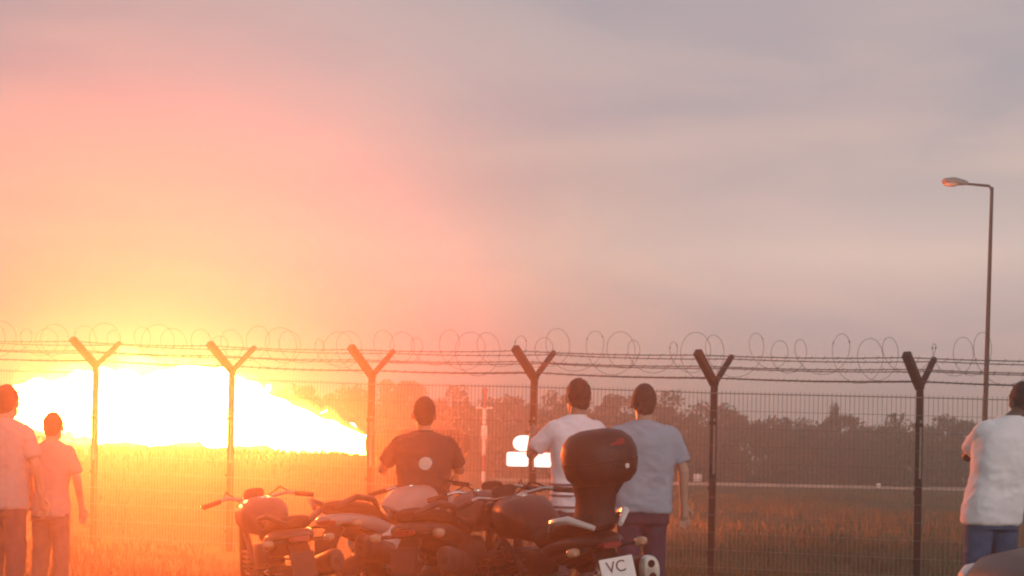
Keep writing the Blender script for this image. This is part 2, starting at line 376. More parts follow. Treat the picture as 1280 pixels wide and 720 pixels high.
# ------------------------------------------------------------------ fence
POSTX = [(-45, 453), (120, 457), (290, 464), (465, 470), (668, 473), (893, 480), (1150, 485), (1440, 492), (1770, 500)]
def fence():
    root = empty('perimeter_fence', (2.19, 15.2, 0))
    tag(root, 'tall welded mesh security fence with dark Y topped posts, barbed strands and razor coil', 'fence')
    pts = []
    for k, (x, y) in enumerate(POSTX):
        Z = 18.26 * (1 - .0419 * (k - 1)); p = P(x, y, Z); pts.append(Vector((p.x, p.y, p.z)))
    d = Vector((.62, .78, 0)); HS, HV = .34, .30      # V arms: half spread and rise
    off = root.location
    def LP(bmf, name, m, smooth=True):
        o = part(name, m, root, bmf, smooth)
        o.matrix_parent_inverse = Matrix.Translation(-off); return o
    axis = (pts[7] - pts[1]); axis.z = 0; axis.normalize(); ang = math.atan2(axis.y, axis.x); rot = Matrix.Rotation(ang, 3, 'Z')
    nrm = Vector((-axis.y, axis.x, 0))
    for p in pts:
        def f(bm, p=p):
            box(bm, Vector((p.x, p.y, p.z / 2 - .1)), (.034, .034, p.z / 2 + .13), rot, .006)
            box(bm, Vector((p.x, p.y, p.z + .02)), (.041, .041, .035), rot, .006)
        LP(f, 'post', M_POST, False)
        for sgn, w in ((-1, .040), (1, .026)):
            def f(bm, p=p, sgn=sgn, w=w):
                a = p + Vector((0, 0, .0)); b = p + d * HS * sgn + Vector((0, 0, HV))
                dr = (b - a).normalized(); s = dr.cross(Vector((0, 0, 1))).normalized(); q = s.cross(dr)
                Mx = Matrix((s, dr, q)).transposed()
                box(bm, (a + b) / 2 + dr * .02, (w, (b - a).length / 2 + .02, w), Mx, .006)
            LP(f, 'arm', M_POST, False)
        for z in (.25, .95, 1.65):
            LP(lambda bm: box(bm, Vector((p.x, p.y, z)) - nrm * .044, (.038, .010, .02), rot, .003), 'clamp', M_POST, False)
        LP(lambda bm: box(bm, Vector((p.x, p.y, 1.40)) - nrm * .038 + axis * .018, (.011, .005, .30), rot), 'pale_strip', M_GALV, False)  # narrow pale upright strip on each post
    for a, b in zip(pts, pts[1:]):
        def f(bm, a=a, b=b):
            ax = (b - a); ax.z = 0; Ln = ax.length; ax.normalize()
            n = 44
            def seg(p, q, r):
                u, v = frame(q - p)
                skin_rings(bm, [[c + r * (sx * u + sy * v) for sx, sy in ((1, 0), (0, 1), (-1, 0), (0, -1))] for c in (p, q)], cap=False)
            for i in range(n + 1):
                t = .02 + .96 * i / n; base = a.lerp(b, t); zt = base.z - .07
                seg(Vector((base.x, base.y, .04)) - nrm * .03, Vector((base.x, base.y, zt)) - nrm * .03, .0026)
            nh = 10
            for j in range(nh + 1):
                fr = .05 + .95 * j / nh
                pa = Vector((a.x, a.y, (a.z - .10) * fr)) - nrm * .036; pb = Vector((b.x, b.y, (b.z - .10) * fr)) - nrm * .036
                seg(pa, pb, .0024 if j < nh else .005)
        o = LP(f, 'mesh_panel', M_GALV, False); o['kind'] = 'stuff'
    for sgn in (-1, 1):
        for fr in (.22, .6, .97):
            def f(bm, sgn=sgn, fr=fr):
                line = []
                for a, b in zip(pts, pts[1:]):
                    for t in (0, .25, .5, .75):
                        q = a.lerp(b, t) + d * HS * sgn * fr + Vector((0, 0, HV * fr - .018 * 4 * t * (1 - t)))
                        line.append(q)
                line.append(pts[-1] + d * HS * sgn * fr + Vector((0, 0, HV * fr)))
                tube(bm, line, .0055, 5)
                for a, b in zip(line, line[1:]):
                    for t in (.2, .45, .7, .95):
                        c = a.lerp(b, t); tube(bm, [c + Vector((-.012, 0, -.018)), c + Vector((.012, 0, .018))], .003, 4)
            LP(f, 'barbed_strand', M_DARKWIRE)
    def f(bm):
        r = random.Random(5); line = []
        tot = len(pts) - 1; turns = 56; n = turns * 22
        for i in range(n + 1):
            t = i / n * tot; k = min(int(t), tot - 1); base = pts[k].lerp(pts[k + 1], t - k)
            w = i / 22; ph = w * 2 * math.pi
            rad = .205 + .045 * math.sin(w * 1.3) + .03 * math.sin(w * 3.7) + .012 * noise.noise(Vector((w * 3, 0, 0)))
            zc = .31 + .02 * math.sin(w * .9)
            line.append(base + axis * (.09 * math.sin(w * 2.1) + .62 * rad * math.cos(ph)) + nrm * .78 * rad * math.cos(ph) + Vector((0, 0, zc + rad * math.sin(ph))))
        tube(bm, line, .0026, 5)
        for i in range(3, n, 6):
            c = line[i]; dr = (line[i + 1] - line[i - 1]).normalized(); u, v = frame(dr)
            for s in (-1, 1):
                q = c + u * .011 * s
                vs = [bm.verts.new(x) for x in (c - dr * .009, c + dr * .009, q + dr * .012)]; bm.faces.new(vs)
                vs = [bm.verts.new(x) for x in (c - dr * .009, c + dr * .009, q - dr * .012)]; bm.faces.new(vs)
    LP(f, 'razor_coil', M_DARKWIRE)
    return pts, axis, nrm
fpts, faxis, fnrm = fence()

# lit sign panels on the fence by the post behind the two men
def sign(px0, px1, py0, py1, oval, label):
    Z = 15.90; a = P(px0, py1, Z); b = P(px1, py0, Z); w, h = (b.x - a.x) / 2, (b.z - a.z) / 2
    c = (a + b) / 2
    root = empty('fence_sign', (c.x, c.y, c.z)); tag(root, label, 'sign', 'white signs on the fence')
    root.rotation_euler = (0, 0, math.atan2(faxis.y, faxis.x))
    n = 2.2 if oval else 9
    part('backing', M_SIGNB, root, lambda bm: loft(bm, [(0, 0, 0, w, h, n), (.018, 0, 0, w, h, n)], 'y', 28))
    part('sign_face', M_SIGN, root, lambda bm: loft(bm, [(-.012, 0, 0, w * .97, h * .97, n), (-.001, 0, 0, w * .97, h * .97, n)], 'y', 28))
sign(640, 669, 544, 564, True, 'bright oval white sign on the fence, above the two rectangular ones')
sign(632, 662, 565, 583, False, 'bright rectangular white sign left of the fence post, below the oval one')
sign(666, 691, 566, 584, False, 'bright rectangular white sign right of the fence post, at the man\'s elbow')

# ------------------------------------------------------------------ street lamp
def street_lamp():
    Z = 24.; top = P(1240, 234, Z); hd = P(1192, 228, Z); low = P(1232, 500, Z)
    base = low + (low - top) * (low.z / (top.z - low.z))
    root = empty('street_lamp', (base.x, base.y, 0)); tag(root, 'tall single arm street lamp beyond the fence on the right', 'street lamp')
    loc = Vector(root.location); t = top - loc; h = hd - loc
    part('pole', M_LAMP, root, lambda bm: tube(bm, [(0, 0, 0), t * .5, t], [.050, .040, .028], 12))
    part('base_plate', M_LAMP, root, lambda bm: loft(bm, [(0, 0, 0, .2, .2, 8), (.03, 0, 0, .2, .2, 8), (.05, 0, 0, .12, .12, 3), (.5, 0, 0, .11, .11, 2)], 'z', 16))
    e = t + (h - t) * .78
    part('arm', M_LAMP, root, lambda bm: tube(bm, [t + Vector((0, 0, -.05)), t + Vector((-.05, 0, .02)), e], [.024, .024, .019], 10))
    def sc(st): return [(h[ax] + v[0] * .58, h[i1] + v[1] * .58, h[i2] + v[2] * .58, v[3] * .58, v[4] * .58, v[5]) for v in st]
    ax, i1, i2 = 0, 1, 2
    hdp = part('lamp_head', M_LAMPH, root, lambda bm: loft(bm, sc([(-.34, 0, .03, .04, .03, 2.5), (-.28, 0, .03, .13, .085, 2.5), (0, 0, .03, .17, .12, 2.6), (.3, 0, 0, .11, .08, 2.5), (.42, 0, -.01, .05, .05, 2.2)]), 'x', 18))
    ax, i1, i2 = 2, 0, 1
    part('lamp_glass', M_GLASS, hdp, lambda bm: loft(bm, sc([(-.12, -.06, 0, .10, .07, 2.5), (-.09, -.06, 0, .2, .12, 3), (-.04, -.06, 0, .22, .14, 3)]), 'z', 18))
street_lamp()

# red and white marker mast, markers by the kerb
def mast():
    Z = 52.; b = P(604, 600, Z); top = P(605, 491, Z)
    root = empty('marker_mast', (b.x, Z, 0)); tag(root, 'thin red and white mast beyond the fence, left of the white signs', 'mast')
    H = top.z; n = 6
    for k in range(n):
        z0, z1 = H * k / n, H * (k + 1) / n
        part('mast_section', (M_WHITE, M_RED)[k % 2], root, lambda bm: tube(bm, [(0, 0, z0), (0, 0, z1)], .075, 10))
    part('cross_arm', M_WHITE, root, lambda bm: tube(bm, [(-.32, 0, H * .84), (.3, 0, H * .84)], .04, 8))
    part('beacon', mat('beacon_glass', (.6, .06, .03), .25, 0, .05), root, lambda bm: loft(bm, [(H, 0, 0, .1, .1, 2), (H + .14, 0, 0, .1, .1, 2), (H + .2, 0, 0, .04, .04, 2)], 'z', 12))
    part('box', M_WHITE, root, lambda bm: box(bm, Vector((.0, -.12, H * .58)), (.11, .07, .26), None, .02))
mast()
def marker(px, py, s, label):
    Z = 1.3 * F_PX / (py + s * .8 - HOR - .018 * (px - 640)); p = P(px, py, Z)
    root = empty('edge_marker', (p.x, p.y, 0)); tag(root, label, 'marker', 'white markers along the kerb')
    part('board', M_MARK, root, lambda bm: box(bm, Vector((0, 0, p.z)), (s / 2 / F_PX * Z, .04, s / 2.2 / F_PX * Z), None, .02))
    part('stake', M_POST, root, lambda bm: tube(bm, [(0, .07, -.05), (0, .07, p.z)], .03, 8))
marker(872, 597, 10, 'small white marker board by the pale kerb, left of a fence post')
marker(1098, 607, 6, 'tiny white marker by the pale kerb, between the two rightmost posts in view')

# ------------------------------------------------------------------ flame and nozzle
FZ0, FZ1 = 20.8, 24.2
def FZ(px): return FZ0 + (FZ1 - FZ0) * (462 - px) / 454
FL = [(462, 556, 12), (452, 556, 15), (425, 549, 22), (395, 543, 27), (360, 534, 34), (325, 524, 42), (290, 512, 48), (250, 508, 52), (205, 508, 53), (160, 509, 51), (115, 508, 47), (80, 505, 38), (45, 508, 33), (22, 511, 22), (8, 512, 8)]
def flame():
    c0 = P(462, 556, FZ(462))
    root = empty('flame', (c0.x, c0.y, 0)); tag(root, 'huge blinding white flame jetting to the left behind the fence', 'flame')
    off = Vector(root.location)
    def shell(bm, k, add, amp, seed):
        seg = 56; rings = []
        pts = []
        for (a, b) in zip(FL, FL[1:]):
            for t in (0, .125, .25, .375, .5, .625, .75, .875): pts.append(tuple(a[j] + (b[j] - a[j]) * t for j in range(3)))
        pts.append(FL[-1])
        for i, (px, py, r) in enumerate(pts):
            c = P(px, py, FZ(px)) - off; rr = r / F_PX * FZ(px) * k + add * min(1, i / 20)
            ring = []
            for s in range(seg):
                a = 2 * math.pi * s / seg; dv = Vector((0, math.cos(a), math.sin(a)))
                q = c + dv * rr
                w_ = min(1, i / 16)
                f = noise.fractal(Vector((q.x * 1.1 + seed, q.y * 1.6, q.z * 1.6)), .85, 2.1, 6)
                lob = abs(noise.noise(Vector((q.x * 1.9 + seed, q.y * 2.4, q.z * 2.4 + 7)))) - .22
                up_ = .55 + .45 * max(0, math.sin(a))          # the top is more ragged than the underside
                ring.append(c + dv * rr * (1 + w_ * up_ * (amp * f + amp * 1.3 * lob)) + Vector((-amp * .7 * f * w_, 0, 0)))
            rings.append(ring)
        skin_rings(bm, rings)
    m = bpy.data.materials.new('flame_core'); m.use_nodes = True; t = m.node_tree; t.nodes.clear()
    e = N(t, 'ShaderNodeEmission'); e.inputs[0].default_value = (1, .150, .028, 1); e.inputs[1].default_value = FLAME_L
    L(t, e.outputs[0], N(t, 'ShaderNodeOutputMaterial').inputs['Surface'])
    part('flame_core', m, root, lambda bm: shell(bm, .90, 0, .36, 0))
    m2 = bpy.data.materials.new('flame_mantle'); m2.use_nodes = True; t = m2.node_tree; t.nodes.clear()
    v = N(t, 'ShaderNodeEmission'); v.inputs[0].default_value = (1, .33, .06, 1); v.inputs[1].default_value = 6.0
    L(t, v.outputs[0], N(t, 'ShaderNodeOutputMaterial').inputs['Volume'])
    part('flame_mantle', m2, root, lambda bm: shell(bm, 1.02, .10, .46, 5))
    # nozzle thing
    nz_ = empty('burner_nozzle', (c0.x + .02, c0.y, 0)); tag(nz_, 'dark scorched metal nozzle at the narrow right end of the flame', 'nozzle')
    nz_.scale = (.58, .58, .58); nz_.rotation_euler = (0, 0, R(-21)); nz_.location.z = ground_z(c0.x + .5, c0.y - .2); z = (c0.z - nz_.location.z) / .58
    part('nozzle_cone', M_NOZZ, nz_, lambda bm: loft(bm, [(0, 0, z, .36, .36, 2), (.12, 0, z, .37, .37, 2), (.5, 0, z, .42, .42, 2), (.9, 0, z, .40, .40, 2)], 'x', 24))
    part('engine_casing', M_NOZZ, nz_, lambda bm: loft(bm, [(.9, 0, z, .34, .34, 2), (1.0, 0, z, .44, .44, 2), (2.4, 0, z, .44, .44, 2), (2.6, 0, z, .3, .3, 2)], 'x', 24))
    for x in (.7, 2.2):
        for y in (-.35, .35):
            part('leg', M_NOZZ, nz_, lambda bm: tube(bm, [(x, y * .6, z - .3), (x, y * 1.4, -.02)], .05, 8))
flame()

# ------------------------------------------------------------------ people
dg = None
def voxel(name, bm, vs, m, parent, smooth=4, wr=0., wrs=7., seed=0., wrz=1.):
    bmesh.ops.recalc_face_normals(bm, faces=bm.faces)
    me = bpy.data.meshes.new('tmp'); bm.to_mesh(me); bm.free()
    o = bpy.data.objects.new('tmp', me); COL.objects.link(o)
    md = o.modifiers.new('r', 'REMESH'); md.mode = 'VOXEL'; md.voxel_size = vs; md.use_smooth_shade = True
    sm = o.modifiers.new('s', 'SMOOTH'); sm.factor = .5; sm.iterations = smooth
    d = bpy.context.evaluated_depsgraph_get()
    out = bpy.data.meshes.new_from_object(o.evaluated_get(d)); out.name = name
    bpy.data.objects.remove(o); bpy.data.meshes.remove(me)
    if wr > 0:
        n = len(out.vertices); co = np.empty(n * 3); no = np.empty(n * 3)
        out.vertices.foreach_get('co', co); out.vertices.foreach_get('normal', no)
        co = co.reshape(-1, 3); no = no.reshape(-1, 3); s = Vector((seed, seed * 2, 0))
        for i in range(n):
            p = Vector(co[i]); q = Vector((p.x * wrs, p.y * wrs, p.z * wrs * wrz)) + s
            f = noise.noise(q + Vector((0, 0, noise.noise(q * .6) * 1.5)))
            f2 = noise.noise(q * 2.3 + Vector((4, 1, 2)))
            co[i] += no[i] * wr * ((1 - 2 * abs(f)) * .8 + .35 * (1 - 2 * abs(f2)))
        out.vertices.foreach_set('co', co.ravel()); out.update()
    for p in out.polygons: p.use_smooth = True
    return link(name, out, m, parent)
def limb(bm, a, b, ra, rb, seg=14, flat=False):
    a, b = Vector(a), Vector(b)
    tube(bm, [a, a.lerp(b, .35), b], [ra, ra + (rb - ra) * .30, rb], seg)
    if not flat:
        ball(bm, a, ra * .995); ball(bm, b, rb * .995)
SKIN = {'light': (.42, .25, .18), 'tan': (.30, .17, .115), 'dark': (.10, .055, .04)}
def person(label, px, ytop, Z, face, H=1.78, skin='light', shirt=(.7, .66, .68), pants=(.05, .05, .08), hair=(.02, .015, .012),
           le=None, lw=None, re=None, rw=None, lean=(0, 0), head_off=(0, 0, 0), hem=.84, build=1.0, stripes=False, group=None, slim=1.0):
    """local frame x right, y forward, z up; face = heading in degrees, 0 looking away from the camera, positive to the left"""
    b = P(px, ytop, Z)
    root = empty('person', (b.x, Z, 0)); root.rotation_euler = (0, 0, R(face))
    tag(root, label, 'person', group)
    k = b.z / 1.80
    root.scale = (k, k, k)
    lx, ly = lean
    def T(z): return Vector((lx * max(0, z - .9), ly * max(0, z - .9), 0))
    sh = 1.475
    LS, RS = Vector((-.185 * build, 0, sh)) + T(sh), Vector((.185 * build, 0, sh)) + T(sh)
    LE = LS + Vector(le or (-.07, .02, -.29)); RE = RS + Vector(re or (.07, .02, -.29))
    LW = LE + Vector(lw or (0, .10, -.25)); RW = RE + Vector(rw or (0, .10, -.25))
    hc = Vector((0, .025, 1.665)) + T(1.665) + Vector(head_off)
    nb = Vector((0, -.01, 1.50)) + T(1.5)
    ms = mat('skin_' + skin, SKIN[skin], .55, 0, .12, 14)
    bm = bmesh.new()
    # head, jaw, nose, ears, neck
    ball(bm, hc + Vector((0, -.005, .02)), .1, 3, (.83, .99, 1.10)); ball(bm, hc + Vector((0, .035, -.065)), .062, 2, (.92, 1, 1))
    ball(bm, hc + Vector((0, .105, -.01)), .018, 2, (.8, 1, 1.5))
    for s in (-1, 1): ball(bm, hc + Vector((s * .090, -.004, -.008)), .025, 2, (.5, .8, 1.35))
    ball(bm, hc + Vector((0, .088, -.062)), .016, 2, (1.7, .8, .6))
    limb(bm, hc + Vector((0, -.02, -.05)), nb, .056, .064)
    limb(bm, nb + Vector((0, 0, -.02)), LS + Vector((.05, 0, -.035)), .052, .036); limb(bm, nb + Vector((0, 0, -.02)), RS + Vector((-.05, 0, -.035)), .052, .036)
    loft(bm, [(.90, 0, 0, .145 * build, .095, 2.4), (1.05, T(1.05).x, T(1.05).y, .135 * build, .09, 2.4), (1.25, T(1.25).x, T(1.25).y, .15 * build, .10, 2.4), (1.42, T(1.42).x, T(1.42).y, .165 * build, .095, 2.4), (1.49, T(1.49).x, T(1.49).y, .12, .07, 2.2)], 'z', 24)
    for S, E, W, s in ((LS, LE, LW, -1), (RS, RE, RW, 1)):
        limb(bm, S + Vector((-.022 * s, 0, -.028)), E, .042, .038); limb(bm, E, W, .041, .027)
        d = (W - E).normalized(); side = d.cross(Vector((0, 0, 1)))
        if side.length < .2: side = d.cross(Vector((0, 1, 0)))
        side.normalize(); up = side.cross(d)
        pc = W + d * .055
        limb(bm, W, pc + d * .03, .028, .032)
        for q, (o_, ln) in enumerate(((-.033, .070), (-.011, .082), (.011, .078), (.033, .060))):
            f0 = pc + side * o_ + d * .035; f1 = f0 + d * ln * .5 - up * .012; f2 = f1 + d * ln * .4 - up * .028
            limb(bm, f0, f1, .0095, .009, 8); limb(bm, f1, f2, .009, .0078, 8)
        t0 = W + d * .025 + side * .028 * s; t1 = t0 + d * .035 + side * .028 * s - up * .01
        limb(bm, t0, t1, .012, .011, 8); limb(bm, t1, t1 + d * .03 + side * .004 * s - up * .008, .011, .009, 8)
    hips = (Vector((-.085, 0, .92)), Vector((.085, 0, .92)))
    kn = (Vector((-.10, .03, .50)), Vector((.10, .02, .50))); an = (Vector((-.11, -.01, .09)), Vector((.11, -.02, .09)))
    for h_, k_, a_ in zip(hips, kn, an):
        limb(bm, h_, k_, .078, .052); limb(bm, k_, a_, .052, .036); limb(bm, a_, a_ + Vector((0, .13, -.045)), .036, .03)
    body = voxel('body', bm, .0072, ms, root, 2)
    # hair
    bm = bmesh.new()
    ball(bm, hc + Vector((0, -.016, .032)), .104, 4, (.845, .97, 1.09)); ball(bm, hc + Vector((0, -.055, -.02)), .07, 4, (.98, .75, 1.1))
    g = [v for v in bm.verts if (v.co - hc).y > .055 and (v.co - hc).z < .06]
    bmesh.ops.delete(bm, geom=g, context='VERTS')
    for v in bm.verts: v.co += v.co.normalized() * .0 + (v.co - hc).normalized() * (.006 * noise.noise(v.co * 38) + .006 * noise.noise(v.co * 95))
    from_bm('hair', bm, mat('hair_%.3f' % hair[0], hair, .75, 0, .4, 60, .5, 150), root)
    # shirt
    bm = bmesh.new()
    def s_(z, a, bq, n=2.5): t = T(z); return (z, t.x, t.y + (.0 if z > 1.1 else .005), a * build, bq * build, n)
    loft(bm, [s_(hem, .182, .135), s_(.95, .180, .134), s_(1.08, .172 * slim, .124), s_(1.25, .186, .130), s_(1.38, .198, .126), s_(1.45, .186, .104), s_(1.50, .140, .084, 2.2), s_(1.53, .082, .068, 2)], 'z', 30)
    for S, E, s in ((LS, LE, -1), (RS, RE, 1)):
        ball(bm, S + Vector((-.030 * s, 0, -.036)), .064, 3)
        e2 = S.lerp(E, .80); limb(bm, S + Vector((-.016 * s, 0, -.034)), e2, .060, .061, 18, True)
    msh = mat('cloth_%.2f_%.2f_%.2f' % shirt, shirt, .9, 0, .07, 9, .25, 160, spec=.2)
    shirt_o = voxel('shirt', bm, .011, msh, root, 9, .012, 6.0, len(label) % 17, 1.25)
    if stripes:
        for z in (hem + .04, hem + .12, hem + .20):
            part('shirt_stripe', mat('stripe_cloth', (.10, .09, .11), .9, 0, .1), shirt_o, lambda bm: loft(bm, [s_(z - .008, .1905, .1435), s_(z + .008, .1905, .1435)], 'z', 40))
    part('collar', msh, shirt_o, lambda bm: loft(bm, [(1.512, nb.x, nb.y + .012, .080, .078, 2), (1.545, nb.x, nb.y + .012, .070, .070, 2)], 'z', 24))
    # trousers
    bm = bmesh.new()
    loft(bm, [(.80, 0, 0, .160 * build, .118, 2.4), (.90, 0, 0, .158 * build, .112 * build, 2.4), (.98, 0, 0, .145 * build, .098, 2.4)], 'z', 26)
    for h_, k_, a_ in zip(hips, kn, an):
        limb(bm, h_ - Vector((0, 0, .06)), k_, .090, .075, 16); limb(bm, k_, a_ + Vector((0, 0, .0)), .075, .062, 16, True)
    mp_ = mat('trousers_%.2f_%.2f_%.2f' % pants, pants, .92, 0, .2, 10, .3, 200, spec=.2)
    voxel('trousers', bm, .012, mp_, root, 4, .008, 6, 3.3, 1.6)
    for a_ in an:
        part('shoe', mat('shoe_leather', (.04, .035, .035), .6, 0, .2), root, lambda bm: loft(bm, [(a_.y - .10, a_.x, .045, .03, .04, 3), (a_.y - .07, a_.x, .05, .042, .05, 3), (a_.y + .04, a_.x, .048, .045, .048, 3), (a_.y + .13, a_.x, .035, .05, .035, 3), (a_.y + .19, a_.x, .025, .03, .022, 2.5)], 'y', 18))
    return root
person('person in a white shirt with an elbow raised, standing in front of the white signs', 722, 474, 10.4, 24, skin='tan', shirt=(.80, .74, .79), pants=(.06, .055, .07),
       le=(-.10, .16, -.22), lw=(.10, .20, .14), re=(.12, .16, -.20), rw=(-.10, .20, .12), build=.98, stripes=True, head_off=(.015, 0, 0))
person('person in a grey blue T-shirt with one arm hanging, right of the white shirted man', 806, 481, 10.2, 6, skin='light', shirt=(.30, .37, .45), pants=(.045, .045, .085), hair=(.035, .025, .02),
       re=(.075, -.01, -.29), rw=(.015, .03, -.25), le=(-.06, .10, -.27), lw=(.05, .24, .02), build=1.18, hem=.88)
person('person in a loose white shirt and blue jeans behind the dark car', 1243, 470, 9.6, 14, skin='dark', shirt=(.84, .80, .82), pants=(.07, .13, .24), hair=(.012, .010, .01),
       le=(.02, .20, -.20), lw=(.16, .20, .05), re=(.12, .04, -.27), rw=(.03, .12, -.23), lean=(.24, .05), head_off=(.085, .02, -.03), build=1.07, hem=.83)
person('dark clothed person standing behind the motorcycle with the round mirror', 531, 497, 10.3, 12, skin='tan', shirt=(.045, .04, .045), pants=(.04, .04, .05),
       le=(-.10, .12, -.24), lw=(.10, .20, .12), re=(.10, .12, -.24), rw=(-.10, .20, .12), build=1.12)
person('short person in a pale top, silhouetted against the left end of the flame', 66, 516, 11.2, -8, skin='light', shirt=(.34, .26, .25), pants=(.12, .10, .1), hair=(.06, .04, .025),
       build=.92, slim=.9)
person('person in a pale pink shirt cut off by the left edge', 8, 482, 10.6, -14, skin='light', shirt=(.40, .31, .30), pants=(.06, .06, .08), build=1.0)

# ------------------------------------------------------------------ motorcycles
def motorcycle(label, px, Zr, head, lean, body, case=False, pale=False, roundm=True, scale=1.0, plate=False, twin=False, screen=False, mirrors=(-1, 1)):
    """local frame x forward, y left, z up, origin under the rear axle"""
    r0 = P(px, 700, Zr)
    root = empty('motorcycle', (r0.x, Zr, 0)); tag(root, label, 'motorcycle', 'parked motorcycles')
    root.rotation_euler = (R(-lean) * 1.0, 0, R(90 + head)); root.scale = (scale,) * 3
    mb = mat('bike_paint_%.2f_%.2f_%.2f' % body, body, .45, .0, .1, 5, spec=.3, coat=.12)
    for x in (0, 1.46):
        wroot = part('wheel', M_RIM, root, lambda bm: (loft(bm, [(-.05, x, .31, .045, .045, 2), (.05, x, .31, .045, .045, 2)], 'y', 16),
            [tube(bm, [(x + .04 * math.cos(a), 0, .31 + .04 * math.sin(a)), (x + .235 * math.cos(a + .1), 0, .31 + .235 * math.sin(a + .1))], [.014, .011], 6) for a in [q * math.pi / 5 for q in range(10)]]))
        def tor(bm, R0, r1, r2, n=40, m_=12):
            rings = []
            for i in range(n):
                a = 2 * math.pi * i / n
                rings.append([Vector((x + (R0 + r1 * math.cos(2 * math.pi * j / m_)) * math.cos(a), r2 * math.sin(2 * math.pi * j / m_), .31 + (R0 + r1 * math.cos(2 * math.pi * j / m_)) * math.sin(a))) for j in range(m_)])
            skin_rings(bm, rings + [rings[0]], cap=False); bmesh.ops.remove_doubles(bm, verts=bm.verts, dist=1e-5)
        w = .085 if x == 0 else .06
        part('tyre', M_TYRE, wroot, lambda bm: tor(bm, .26, .052, w))
        part('rim', M_RIM, wroot, lambda bm: tor(bm, .228, .016, .045))
        part('brake_disc', M_CHROME, wroot, lambda bm: loft(bm, [(.062, x, .31, .13, .13, 2), (.067, x, .31, .13, .13, 2)], 'y', 28))
    part('swingarm', M_ENGINE, root, lambda bm: [tube(bm, [(0, s * .11, .31), (.28, s * .12, .34), (.52, s * .09, .42)], [.03, .035, .04], 8) for s in (-1, 1)])
    part('engine', M_ENGINE, root, lambda bm: (box(bm, Vector((.72, 0, .42)), (.20, .17, .15), None, .04), loft(bm, [(.50, .86, 0, .12, .12, 3), (.72, .92, 0, .11, .13, 3)], 'z', 16), loft(bm, [(-.21, .70, .38, .10, .10, 2), (.21, .70, .38, .10, .10, 2)], 'y', 20)))
    part('frame_rail', M_ENGINE, root, lambda bm: [tube(bm, [(-.15, s * .09, .80), (.2, s * .11, .70), (.55, s * .14, .62), (.95, s * .12, .80), (1.15, s * .05, .88)], .022, 8) for s in (-1, 1)])
    part('tank', mb, root, lambda bm: loft(bm, [(.50, 0, .84, .06, .05, 2.4), (.56, 0, .88, .12, .09, 2.6), (.75, 0, .92, .165, .13, 2.6), (.95, 0, .92, .17, .135, 2.6), (1.06, 0, .89, .11, .09, 2.4), (1.10, 0, .87, .05, .05, 2)], 'x', 24))
    part('seat', M_SEAT, root, lambda bm: loft(bm, [(-.32, 0, .93, .06, .025, 2.4), (-.26, 0, .93, .11, .045, 2.8), (-.05, 0, .91, .13, .05, 3), (.12, 0, .875, .14, .05, 3), (.35, 0, .82, .13, .05, 3), (.56, 0, .84, .08, .05, 2.6)], 'x', 22))
    tail = part('tail_fairing', mb, root, lambda bm: loft(bm, [(-.42, 0, .855, .05, .02, 2.3), (-.38, 0, .85, .09, .04, 2.6), (-.22, 0, .84, .135, .055, 2.8), (.05, 0, .80, .15, .07, 2.8), (.3, 0, .74, .14, .07, 2.6), (.42, 0, .72, .10, .05, 2.4)], 'x', 22))
    part('tail_light', M_REDLENS, tail, lambda bm: loft(bm, [(-.435, 0, .838, .05, .015, 3), (-.40, 0, .838, .07, .024, 3)], 'x', 16))
    mg = M_PANEL if case else M_ENGINE
    for s in (-1, 1):
        part('grab_rail', mg, root, lambda bm: tube(bm, [(.06, s * .145, .90), (-.10, s * .19, .965), (-.28, s * .165, .985), (-.40, s * .075, .935)], [.012, .02, .022, .014], 8))
        part('side_panel', M_PANEL if pale else mb, root, lambda bm: loft(bm, [(.10, s * .12, .70, .015, .03, 2.4), (.22, s * .145, .70, .02, .085, 2.4), (.42, s * .15, .68, .02, .09, 2.4), (.52, s * .13, .68, .012, .05, 2.4)], 'x', 14))
        part('foot_peg', M_ENGINE, root, lambda bm: tube(bm, [(.30, s * .14, .40), (.30, s * .27, .40)], .014, 8))
        part('fork_leg', M_CHROME, root, lambda bm: tube(bm, [(1.46, s * .095, .31), (1.30, s * .095, .68), (1.19, s * .095, .98)], [.028, .03, .022], 10))
        ind = part('indicator', M_PLASTIC, root, lambda bm: tube(bm, [(-.34, s * .07, .82), (-.36, s * .17, .82)], .011, 8))
        part('indicator_lens', M_AMBER, ind, lambda bm: loft(bm, [(-.395, s * .195, .82, .012, .012, 2), (-.37, s * .195, .82, .036, .026, 2.4), (-.335, s * .195, .82, .03, .022, 2.4)], 'x', 14))
        mst = None if s not in mirrors else part('mirror', M_PLASTIC, root, lambda bm: (tube(bm, [(1.02, s * .26, 1.06), (1.00, s * .33, 1.18), (1.0, s * .37, 1.24)], .007, 8), loft(bm, [(.985, s * .40, 1.27, .054, .05, 2 if roundm else 3.2), (1.01, s * .40, 1.27, .052, .046, 2.2), (1.03, s * .40, 1.27, .02, .02, 2)], 'x', 20)))
        if mst: part('mirror_glass', M_MIRROR, mst, lambda bm: loft(bm, [(.978, s * .40, 1.27, .047, .043, 2 if roundm else 3.2), (.9835, s * .40, 1.27, .05, .046, 2 if roundm else 3.2)], 'x', 24))
        part('grip', M_PLASTIC, root, lambda bm: tube(bm, [(1.0, s * .27, 1.045), (.955, s * .40, 1.02)], .018, 10))
        part('lever', M_CHROME, root, lambda bm: tube(bm, [(1.03, s * .25, 1.045), (1.035, s * .33, 1.03), (1.0, s * .41, 1.015)], .006, 6))
    part('handlebar', M_CHROME, root, lambda bm: tube(bm, [(.96, -.39, 1.02), (1.02, -.22, 1.06), (1.14, -.09, 1.03), (1.14, .09, 1.03), (1.02, .22, 1.06), (.96, .39, 1.02)], .012, 10))
